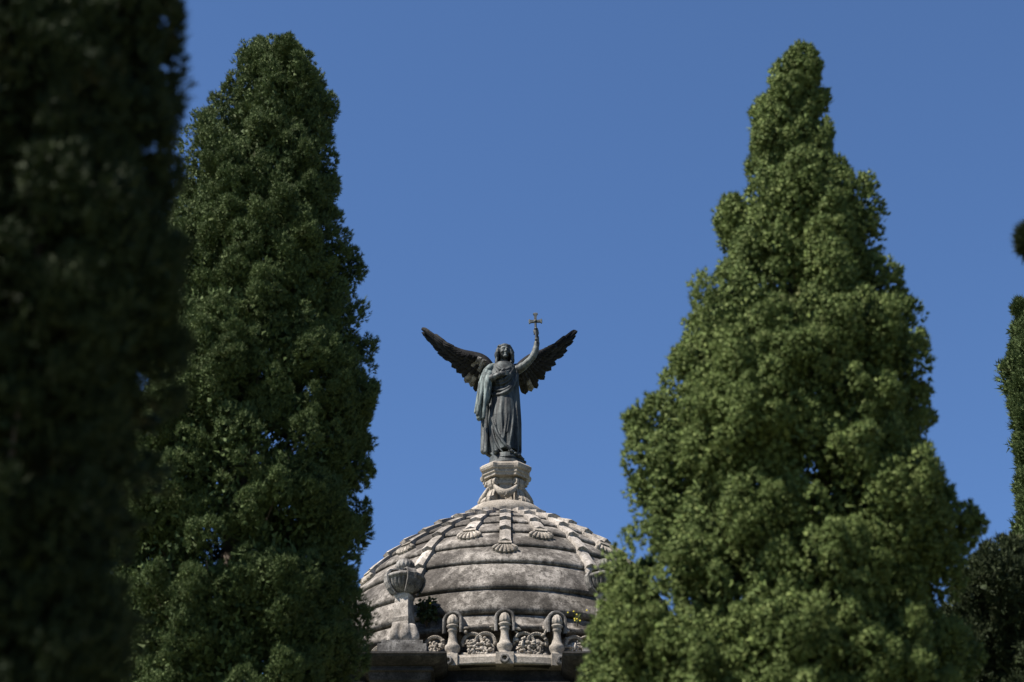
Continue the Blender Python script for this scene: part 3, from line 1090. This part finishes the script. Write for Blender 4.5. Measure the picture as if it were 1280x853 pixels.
leadL = [(614, 463), (608, 452), (600, 446), (590, 443), (578, 440), (566, 435), (554, 428.5), (543, 420.5), (534, 413), (528, 409.5)]
tipL = [(526.5, 410), (526, 416), (530, 422), (535.5, 428), (540, 434), (545.5, 442), (552, 448), (560, 452.5), (563.5, 460), (570, 467), (577.5, 473), (581, 480), (588, 485), (594, 491), (600, 497)]
basL = [(562, 434), (566, 437), (570, 440), (573, 442), (576, 444), (580, 446), (583, 447), (587, 449), (590, 450), (594, 452), (597, 454), (600, 456), (604, 458), (607, 461), (610, 465)]
F = fan(tipL, basL, [.075] * 4 + [.09] * 4 + [.105] * 4 + [.11] * 3, 0.0, (11, 12))
F += fan([lerp2(b, t, .62) for b, t in zip(basL[::1], tipL[::1])], [lerp2(b, t, -.03) for b, t in zip(basL, tipL)], .095, 0.07, (13,))
F += fan([lerp2(b, t, .36) for b, t in zip(basL[1:], tipL[1:])], [(b[0] + 1, b[1] - 3) for b in basL[1:]], .09, 0.14, (9, 11))
F += fan([(606, 466), (601, 463), (596, 459), (590, 455), (584, 451)], [(611, 455), (606, 450), (600, 447), (594, 445), (588, 443)], .10, 0.24, (1, 2))
wing(leadL, F, -1, 1)
leadR = [(645, 465), (652, 456), (660, 449), (668, 444), (678, 440), (690, 434), (700, 428.5), (709, 422), (716, 416), (720.5, 412.5)]
tipR = [(721, 413), (721, 420), (718, 427), (711, 433), (710.5, 439), (706, 445), (697, 450.5), (696, 457), (690, 464), (682, 470), (681, 476), (672, 481), (672, 487), (665, 491), (657, 494.5)]
basR = [(690, 435), (686, 438), (682, 440), (679, 442), (676, 444), (673, 446), (670, 447), (667, 449), (664, 451), (661, 453), (659, 455), (656, 457), (654, 460), (652, 463), (650, 467)]
F = fan(tipR, basR, [.075] * 4 + [.09] * 4 + [.10] * 7, 0.0, (13,))
F += fan([lerp2(b, t, .62) for b, t in zip(basR, tipR)], [lerp2(b, t, -.03) for b, t in zip(basR, tipR)], .09, 0.07)
F += fan([lerp2(b, t, .36) for b, t in zip(basR[1:], tipR[1:])], [(b[0] - 1, b[1] - 3) for b in basR[1:]], .085, 0.14)
wing(leadR, F, 1, 2)


# ------------------------------------------------------------------ cypresses
_OCT_V = np.array([(1, 0, 0), (-.5, .87, 0), (-.5, -.87, 0), (.5, .5, .9), (-.9, .1, .75), (.35, -.75, .8), (0, 0, -.9)], np.float32)
_OCT_F = np.array([(0, 1, 3), (1, 4, 3), (1, 2, 4), (2, 5, 4), (2, 0, 5), (0, 3, 5), (3, 4, 5), (0, 6, 1), (1, 6, 2), (2, 6, 0)], np.int32)


def crown_mesh(name, tiles, knobs, g):
    # the tiles of one spray share the spray's rounded normals, so that a tuft shades as one soft tuft
    """one crown: small rough knobs (smooth shaded) under a fuzz of scale-like leaf tiles"""
    C, D, K, ln, wd, NR = tiles
    n = len(C)
    S = np.cross(D, K)
    S /= np.linalg.norm(S, axis=1)[:, None] + 1e-9
    V = np.empty((n, 3, 3), np.float32)
    V[:, 0] = C - S * wd[:, None]
    V[:, 1] = C + S * wd[:, None]
    V[:, 2] = C + D * ln[:, None]
    fl = (np.cross(V[:, 1] - V[:, 0], V[:, 2] - V[:, 0]) * NR).sum(1) < 0
    V[fl, 0], V[fl, 1] = V[fl, 1].copy(), V[fl, 0].copy()
    KC, KA, KR, KN2 = knobs
    m = len(KC)
    t = np.cross(KA, g.normal(size=(m, 3))); t /= np.linalg.norm(t, axis=1)[:, None] + 1e-9
    u = np.cross(KA, t)
    ov = _OCT_V[None] * (1 + g.normal(0, .22, (m, 7, 1)).astype(np.float32)) + g.normal(0, .12, (m, 7, 3)).astype(np.float32)
    KV = KC[:, None] + (ov[..., 0:1] * t[:, None] + ov[..., 1:2] * u[:, None] + ov[..., 2:3] * KA[:, None]) * KR[:, None, None]
    kf = (_OCT_F[None] + (np.arange(m, dtype=np.int32) * 7)[:, None, None]).reshape(-1)
    nf = n + 10 * m
    me = bpy.data.meshes.new(name)
    me.vertices.add(3 * n + 7 * m); me.loops.add(3 * nf); me.polygons.add(nf)
    me.vertices.foreach_set('co', np.concatenate([KV.reshape(-1).astype(np.float32), V.reshape(-1)]))
    me.loops.foreach_set('vertex_index', np.concatenate([kf, np.arange(3 * n, dtype=np.int32) + 7 * m]).astype(np.int32))
    me.polygons.foreach_set('loop_start', np.arange(0, 3 * nf, 3, dtype=np.int32))
    me.polygons.foreach_set('loop_total', np.full(nf, 3, np.int32))
    sm = np.zeros(nf, bool); sm[:10 * m] = True
    me.polygons.foreach_set('use_smooth', sm)
    me.update()
    kn = unit(0.6 * unit(KV - KC[:, None]) + 0.6 * KN2[:, None])
    nv = np.concatenate([kn.reshape(-1, 3), np.repeat(NR, 3, axis=0)]).astype(np.float32)
    at_ = me.attributes.new('custom_normal', 'FLOAT_VECTOR', 'POINT')
    at_.data.foreach_set('vector', nv.reshape(-1))
    me.update()
    return me


def unit(v):
    return v / (np.linalg.norm(v, axis=-1, keepdims=True) + 1e-9)


def crown_arrays(g, zz, xc, rx, Y, bough, zvis, fine=1.0, gap=0.0, tufts=15, tiles=9, back=0.35, core=1.0, knob=0.6, needles=8, holes=(), extra=()):
    """boughs spaced over the envelope > rounded sprays on each bough > small knobs > scale-like tiles"""
    zz = np.asarray(zz)
    zs = np.linspace(zz[0], zz[-1], 500)
    rr = np.interp(zs, zz, rx); cc = np.interp(zs, zz, xc)
    cdf = np.cumsum((rr + 0.1) * (1 + 2.5 * np.exp((zs - zs[-1]) / 1.2))); cdf /= cdf[-1]
    # --- boughs: dart throwing on the envelope, with uneven sizes
    pts, rad = [], []
    P = np.zeros((0, 3)); Q = np.zeros(0)
    for it in range(12000):
        z = float(np.interp(g.random(), cdf, zs)); th = g.random() * 2 * math.pi
        r = float(np.interp(z, zs, rr)); c = float(np.interp(z, zs, cc))
        b_ = bough * (0.55 + 0.75 * g.random())
        b_ = min(b_, 0.52 * r + 0.06)
        if z > zs[-1] - 1.7 * b_: continue
        rc = max(0.0, r - b_ * (1.36 + 0.24 * g.random()))
        hol = math.sin(z * 2.6 + 2 * math.sin(2 * th) + 7 * bough) * math.sin(3 * th + z * 0.9)
        rc = max(0.0, rc - 0.75 * max(0.0, hol) * min(1.0, r))
        if g.random() < 0.06: rc += 0.35 * b_
        p = np.array([c + rc * math.cos(th), Y + rc * math.sin(th), z])
        if len(Q):
            d = np.linalg.norm((P - p) * np.array([1, 1, 0.75]), axis=1)
            if (d < 0.49 * (Q + b_) * (1.0 if z > zvis else 1.25)).any(): continue
        P = np.vstack([P, p]); Q = np.append(Q, b_)
    z = float(zs[-1]); 
    while z > zs[0] + 2:
        z -= 0.06
        r = float(np.interp(z, zs, rr))
        if r > 1.0: break
        b_ = 0.54 * r + 0.03
        if z > zs[-1] - 1.45 * b_: continue
        P = np.vstack([P, [float(np.interp(z, zs, cc)) + g.normal(0, .16) * r, Y + g.normal(0, .16) * r, z]]); Q = np.append(Q, b_)
        z -= 0.22 * b_
    for ex, ey, ez, eb in extra:
        P = np.vstack([P, [ex, ey, ez]]); Q = np.append(Q, eb)
    n = len(Q)
    ang = np.arctan2(P[:, 1] - Y, P[:, 0] - np.interp(P[:, 2], zs, cc))
    O = np.stack([np.cos(ang), np.sin(ang), np.zeros(n)], 1)
    vis = P[:, 2] > zvis - 0.5
    front = O[:, 1] < 0.35
    axis = unit(O * 0.45 + np.array([0, 0, 0.9]) + g.normal(0, .2, (n, 3)))
    # --- sprays
    ns = np.maximum(14, (22 * (Q / bough) ** 1.4)).astype(int)
    ns = np.where(vis, ns, (ns * .6).astype(int))
    ib = np.repeat(np.arange(n), ns)
    q = unit(g.normal(size=(len(ib), 3)) + O[ib] * 0.75 + np.array([0, 0, 0.35]))
    al = (q * axis[ib]).sum(1, keepdims=True)
    SP = P[ib] + (q * 0.72 + axis[ib] * al * 0.42) * Q[ib][:, None] * (0.82 + 0.22 * g.random((len(ib), 1)))
    SR = Q[ib] * (0.28 + 0.17 * g.random(len(ib)))
    SA = unit(q * 0.5 + axis[ib] * 0.75 + np.array([0, 0, .3]))
    for hx, hz, hr in holes:
        dd = np.hypot(SP[:, 0] - hx, (SP[:, 2] - (SP[:, 1] - Y) * 0.5 - hz) * 0.8)
        keep = dd > hr + SR * 0.9
        ib, SP, SR, SA = ib[keep], SP[keep], SR[keep], SA[keep]
    if gap:
        a = ang[ib]; z = SP[:, 2]
        f = np.sin(z * 2.1 + a * 4.0) + np.sin(z * 4.3 - a * 6 + 1) + np.sin(a * 9 + z * .8) + .5 * np.sin(z * 7 + a * 3)
        keep = f < 2.2 - gap * np.clip((zvis + 6.0 - z) / 6.0, 0, 1)
        ib, SP, SR, SA = ib[keep], SP[keep], SR[keep], SA[keep]
    fr = front[ib]; vs2 = vis[ib]
    # --- knobs
    C, D, KN, LN, WD, NO = [], [], [], [], [], []
    KC, KA, KR, KO = [SP], [SA], [SR * 0.26], [SA]
    BD = unit(SP - P[ib] + O[ib] * (0.3 * Q[ib])[:, None])
    for t in range(tufts):
        m = (vs2 & fr) | (g.random(len(ib)) < np.where(vs2, back, 0.33))
        k = m.sum()
        big = np.where(vs2 & fr, 1.0, 1.55)[m]
        nr = unit(g.normal(size=(k, 3)) + SA[m] * 0.75)
        al = (nr * SA[m]).sum(1, keepdims=True)
        tc = SP[m] + (nr * 0.88 + SA[m] * al * .85) * SR[m][:, None] * (0.80 + 0.3 * g.random((k, 1)))
        kr = (0.030 + 0.024 * g.random(k)) * fine * big
        KC.append(tc); KA.append(unit(nr + g.normal(0, .2, (k, 3)) + np.array([0, 0, .3]))); KR.append(kr * knob); base_n = unit(nr * 0.85 + BD[m] * 0.40); KO.append(base_n)
        for j in range(tiles + needles):
            kn = unit(nr + g.normal(0, .65, (k, 3)))
            if j < tiles:
                pos = tc + kn * (kr * (0.7 + 0.35 * g.random(k)))[:, None]
                d = g.normal(0, 1, (k, 3))
                d = unit(d - kn * (d * kn).sum(1, keepdims=True))
                d = unit(d * 0.7 + kn * (0.4 + 1.5 * g.random((k, 1)) ** 1.5) + np.array([0, 0, .35]))
                l = kr * (0.6 + 0.9 * g.random(k) ** 1.5)
                wd = l * (0.12 + 0.08 * g.random(k))
            else:
                pos = tc + kn * (kr * (0.3 + 0.4 * g.random(k)))[:, None]
                d = unit(kn * 0.75 + SA[m] * 0.35 + np.array([0, 0, .35]) + g.normal(0, .28, (k, 3)))
                l = kr * (0.9 + 1.2 * g.random(k) ** 1.4)
                wd = l * (0.075 + 0.05 * g.random(k))
            C.append(pos); D.append(d); KN.append(kn + g.normal(0, .25, (k, 3))); LN.append(l); WD.append(wd); NO.append(unit(base_n + kn * 0.35 + g.normal(0, .10, (k, 3))))
    # --- fine upright shoots standing out of each spray
    for t in range(22):
        m = (vs2 & fr) | (g.random(len(ib)) < 0.3)
        k = m.sum()
        nr = unit(g.normal(size=(k, 3)) * 0.7 + SA[m])
        d = unit(SA[m] * 0.8 + nr * 0.5 + np.array([0, 0, .3]) + g.normal(0, .18, (k, 3)))
        l = (0.07 + 0.09 * g.random(k)) * fine
        C.append(SP[m] + (nr * 0.85 + SA[m] * 0.55) * SR[m][:, None]); D.append(d); KN.append(g.normal(0, 1, (k, 3))); LN.append(l); WD.append(l * (0.06 + 0.04 * g.random(k)))
        NO.append(unit(nr * 0.8 + BD[m] * 0.5))
    # --- inner twigs, dense enough to close most of the crown
    area = np.sum(2 * np.pi * rr) * (zs[1] - zs[0])
    m = int(area * 420 * core)
    z = np.interp(g.random(m), cdf, zs); th = g.random(m) * 2 * np.pi
    r = np.interp(z, zs, rr)
    f = np.sin(z * 3.1 + th * 3.0) + np.sin(z * 5.7 - th * 5 + 1) + np.sin(th * 8 + z * 2.2)
    keep = (f < 1.7 - (0.8 * gap if gap else 0)) & (r > 0.25)
    z, th, r = z[keep], th[keep], r[keep]; m = len(z)
    ri = np.maximum(0.0, r - bough * 0.75) * (0.45 + 0.55 * g.random(m))
    o = np.stack([np.cos(th), np.sin(th), 0 * th], 1)
    pos = np.stack([np.interp(z, zs, cc), np.full(m, Y), z], 1) + o * ri[:, None]
    for hx, hz, hr in holes:
        keep = np.hypot(pos[:, 0] - hx, pos[:, 2] - (pos[:, 1] - Y) * 0.5 - hz) > hr * (0.5 + g.random(len(pos)))
        pos, o = pos[keep], o[keep]
    m = len(pos)
    d = unit(o * .5 + g.normal(0, .55, (m, 3)) + np.array([0, 0, .5]))
    C.append(pos); D.append(d); KN.append(unit(o + g.normal(0, .5, (m, 3)))); LN.append((0.10 + .08 * g.random(m)) * fine); WD.append((0.028 + .02 * g.random(m)) * fine); NO.append(unit(o + np.array([0, 0, .3]) + g.normal(0, .3, (m, 3))))
    return [np.concatenate(a) for a in (C, D, KN, LN, WD, NO)], [np.concatenate(a) for a in (KC, KA, KR, KO)], (P, Q)


def cypress(label, outline, Y, mat, seed, bough=0.5, name='cypress', fine=1.0, zb=1.2, gap=0.0, inset=0.06, group=None, tufts=20, tiles=8, core=1.0, knob=0.6, needles=8, holes=(), extra=()):
    """outline: (photo row, left edge, right edge) from the tip down, measured on the plane Y ahead"""
    nprng = np.random.default_rng(seed)
    rng = random.Random(seed)
    L, Rr, Z = [], [], []
    for py, xl, xr in outline:
        a, b_ = at(xl, py, Y), at(xr, py, Y)
        L.append(a.x); Rr.append(b_.x); Z.append(a.z)
    L, Rr, Z = map(np.array, (L, Rr, Z))
    o = np.argsort(Z)
    L, Rr, Z = L[o], Rr[o], Z[o]
    zvis = at(640, 853, Y).z - 0.4
    # carry the crown on below the picture to the ground
    zlow = np.array([zb, zb + 0.5, zb + 1.6, max(zb + 2.2, (zb + zvis) / 2)])
    c0, r0 = (L[0] + Rr[0]) / 2, (Rr[0] - L[0]) / 2
    bx = c0 + 0.0
    zz = np.concatenate([zlow, Z])
    xc = np.concatenate([[bx] * 4, (L + Rr) / 2])
    rx = np.concatenate([[r0 * .25, r0 * .6, r0 * .92, r0 * 1.02], (Rr - L) / 2]) - inset
    zz = np.where(zz > zz[-1] - 2.5, zz + 0.02 * (1 - (zz[-1] - zz) / 2.5), zz)
    rx = np.maximum(rx, 0.03)
    root = empty(name, (bx, Y, 0))
    tag(root, label, 'tree', group)
    tl, kb, (P, size) = crown_arrays(nprng, zz, xc, rx, Y, bough, zvis, fine, gap, tufts, tiles, 0.35, core, knob, needles,
                                      [(at(hx, hy, Y).x, at(hx, hy, Y).z, hr * Y * 1.14 / FPX) for hx, hy, hr in holes],
                                      [(*at(ex, ey, Y), er * Y * 1.1 / FPX) for ex, ey, er in extra])
    pass
    me = crown_mesh('crown', tl, kb, nprng)
    link('crown', me, mat, root, smooth=False)
    # trunk and limbs
    bm = bmesh.new()
    ztop = zz[-1]
    tp, tr = [], []
    for k in range(14):
        t = k / 13
        z = -0.15 + (ztop - 0.6 + 0.15) * t
        tp.append(Vector((float(np.interp(z, zz, xc)) + 0.04 * math.sin(k * 1.7), Y + 0.04 * math.cos(k * 2.3), z)))
        tr.append(0.05 + 0.20 * (r0 / 2 + .3) * (1 - t) ** 0.8)
    tube(bm, tp, tr, 12)
    for ex, ey, er in extra:
        p = at(ex, ey, Y)
        a = Vector((float(np.interp(p.z - .5, zz, xc)), Y, p.z - .5))
        tube(bm, [a, a.lerp(p, .6) + Vector((0, 0, -.04)), p], [0.04, 0.02, 0.008], 6)
    sel = rng.sample(range(len(P)), min(160, len(P)))
    for i in sel:
        p = Vector(P[i])
        z0 = p.z - rng.uniform(0.5, 1.3)
        if z0 < 0.8: continue
        a = Vector((float(np.interp(z0, zz, xc)), Y, z0))
        m_ = a.lerp(p, 0.55) + Vector((0, 0, -0.10))
        tube(bm, [a, m_, p], [0.03, 0.02, 0.008], 5)
    obj('trunk', bm, M_bark, root, smooth=True)
    return root


right_outline = [(71, 964, 1010), (79, 950, 1022), (96, 935, 1035), (117, 927, 1043), (146, 922, 1049), (175, 922, 1050), (208, 916, 1064), (235, 912, 1080), (262, 916, 1103), (290, 897, 1122), (333, 880, 1124), (372, 870, 1138),
                 (405, 857, 1160), (445, 826, 1166), (470, 811, 1180), (493, 797, 1178), (532, 778, 1178), (561, 754, 1172), (590, 760, 1184), (619, 748, 1198), (648, 784, 1206), (672, 800, 1242), (706, 822, 1234), (735, 808, 1232), (769, 774, 1232),
                 (798, 722, 1232), (847, 702, 1234), (870, 698, 1236)]
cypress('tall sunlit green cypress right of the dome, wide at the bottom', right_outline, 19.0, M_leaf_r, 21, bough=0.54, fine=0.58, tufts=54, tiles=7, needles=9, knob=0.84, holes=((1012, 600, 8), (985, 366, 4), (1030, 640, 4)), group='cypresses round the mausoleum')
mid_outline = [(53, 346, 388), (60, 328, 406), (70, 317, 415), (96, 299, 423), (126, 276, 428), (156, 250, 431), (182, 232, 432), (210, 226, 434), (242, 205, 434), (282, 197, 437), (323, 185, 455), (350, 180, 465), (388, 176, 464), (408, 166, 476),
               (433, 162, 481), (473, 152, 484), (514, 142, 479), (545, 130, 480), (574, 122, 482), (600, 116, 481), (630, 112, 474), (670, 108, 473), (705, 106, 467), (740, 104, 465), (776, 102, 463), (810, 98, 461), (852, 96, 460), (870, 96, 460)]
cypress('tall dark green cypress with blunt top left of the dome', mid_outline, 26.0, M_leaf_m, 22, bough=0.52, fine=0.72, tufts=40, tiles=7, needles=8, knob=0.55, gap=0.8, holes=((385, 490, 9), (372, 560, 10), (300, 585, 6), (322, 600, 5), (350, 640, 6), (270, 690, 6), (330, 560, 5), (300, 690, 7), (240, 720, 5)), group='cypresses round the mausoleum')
left_outline = [(-330, -40, 62), (-240, -90, 122), (-150, -130, 167), (-60, -160, 197), (0, -175, 226), (40, -185, 240), (61, -190, 254), (81, -195, 260), (111, -195, 246), (146, -200, 244), (182, -200, 256), (227, -205, 248), (250, -205, 244), (282, -205, 238), (330, -205, 242),
                (390, -205, 254), (433, -205, 250), (480, -205, 246), (524, -205, 214), (574, -205, 204), (640, -205, 196), (720, -205, 190), (800, -205, 182), (853, -205, 178), (880, -205, 178)]
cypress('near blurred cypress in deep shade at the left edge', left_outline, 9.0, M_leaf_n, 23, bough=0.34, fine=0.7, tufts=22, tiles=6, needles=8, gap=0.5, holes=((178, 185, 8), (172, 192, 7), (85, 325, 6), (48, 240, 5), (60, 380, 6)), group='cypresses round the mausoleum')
col_outline = [(381, 1278, 1325), (386, 1265, 1345), (400, 1257, 1362), (430, 1260, 1366), (450, 1256, 1370), (500, 1260, 1374), (560, 1265, 1376), (610, 1260, 1380), (650, 1264, 1382), (690, 1267, 1384), (760, 1267, 1386), (870, 1267, 1388)]
cypress('narrow column cypress cut off by the right edge', col_outline, 32.0, M_leaf_m, 24, bough=0.30, fine=1.1, group='cypresses round the mausoleum')
bush_outline = [(676, 1242, 1292), (690, 1226, 1310), (705, 1212, 1330), (725, 1194, 1350), (760, 1174, 1360), (800, 1158, 1368), (853, 1146, 1372), (870, 1142, 1374)]
cypress('low dark conifer filling the bottom right corner', bush_outline, 24.0, M_leaf_d, 25, bough=0.5, fine=1.1, name='conifer')  # lens darkening of the corner is carried by its dark leaf colour
tip_outline = [(60, 1432, 1450), (120, 1402, 1490), (200, 1367, 1515), (260, 1338, 1530), (290, 1318, 1535), (304, 1303, 1540), (314, 1305, 1540), (326, 1332, 1540), (360, 1342, 1545), (500, 1372, 1570), (700, 1387, 1590), (870, 1392, 1600)]
cypress('cypress outside the right edge showing only a brown twig tip', tip_outline, 14.0, M_leaf_d, 26, bough=0.3, fine=1.2, extra=((1289, 311, 4), (1291, 300, 4), (1300, 304, 8), (1312, 310, 13)), group='cypresses round the mausoleum')

# unseen taller cypress, added on the left to throw shade on the near cypress
shade_outline = [(-520, -905, -895), (-480, -960, -840), (-400, -1010, -790), (-250, -1080, -720), (-100, -1110, -690), (200, -1130, -670), (500, -1130, -670), (870, -1120, -680)]
cypress('unseen cypress added beyond the left edge to shade the near one', shade_outline, 7.6, M_leaf_d, 27, bough=0.4, fine=1.8, group='cypresses round the mausoleum', tufts=9, tiles=7)
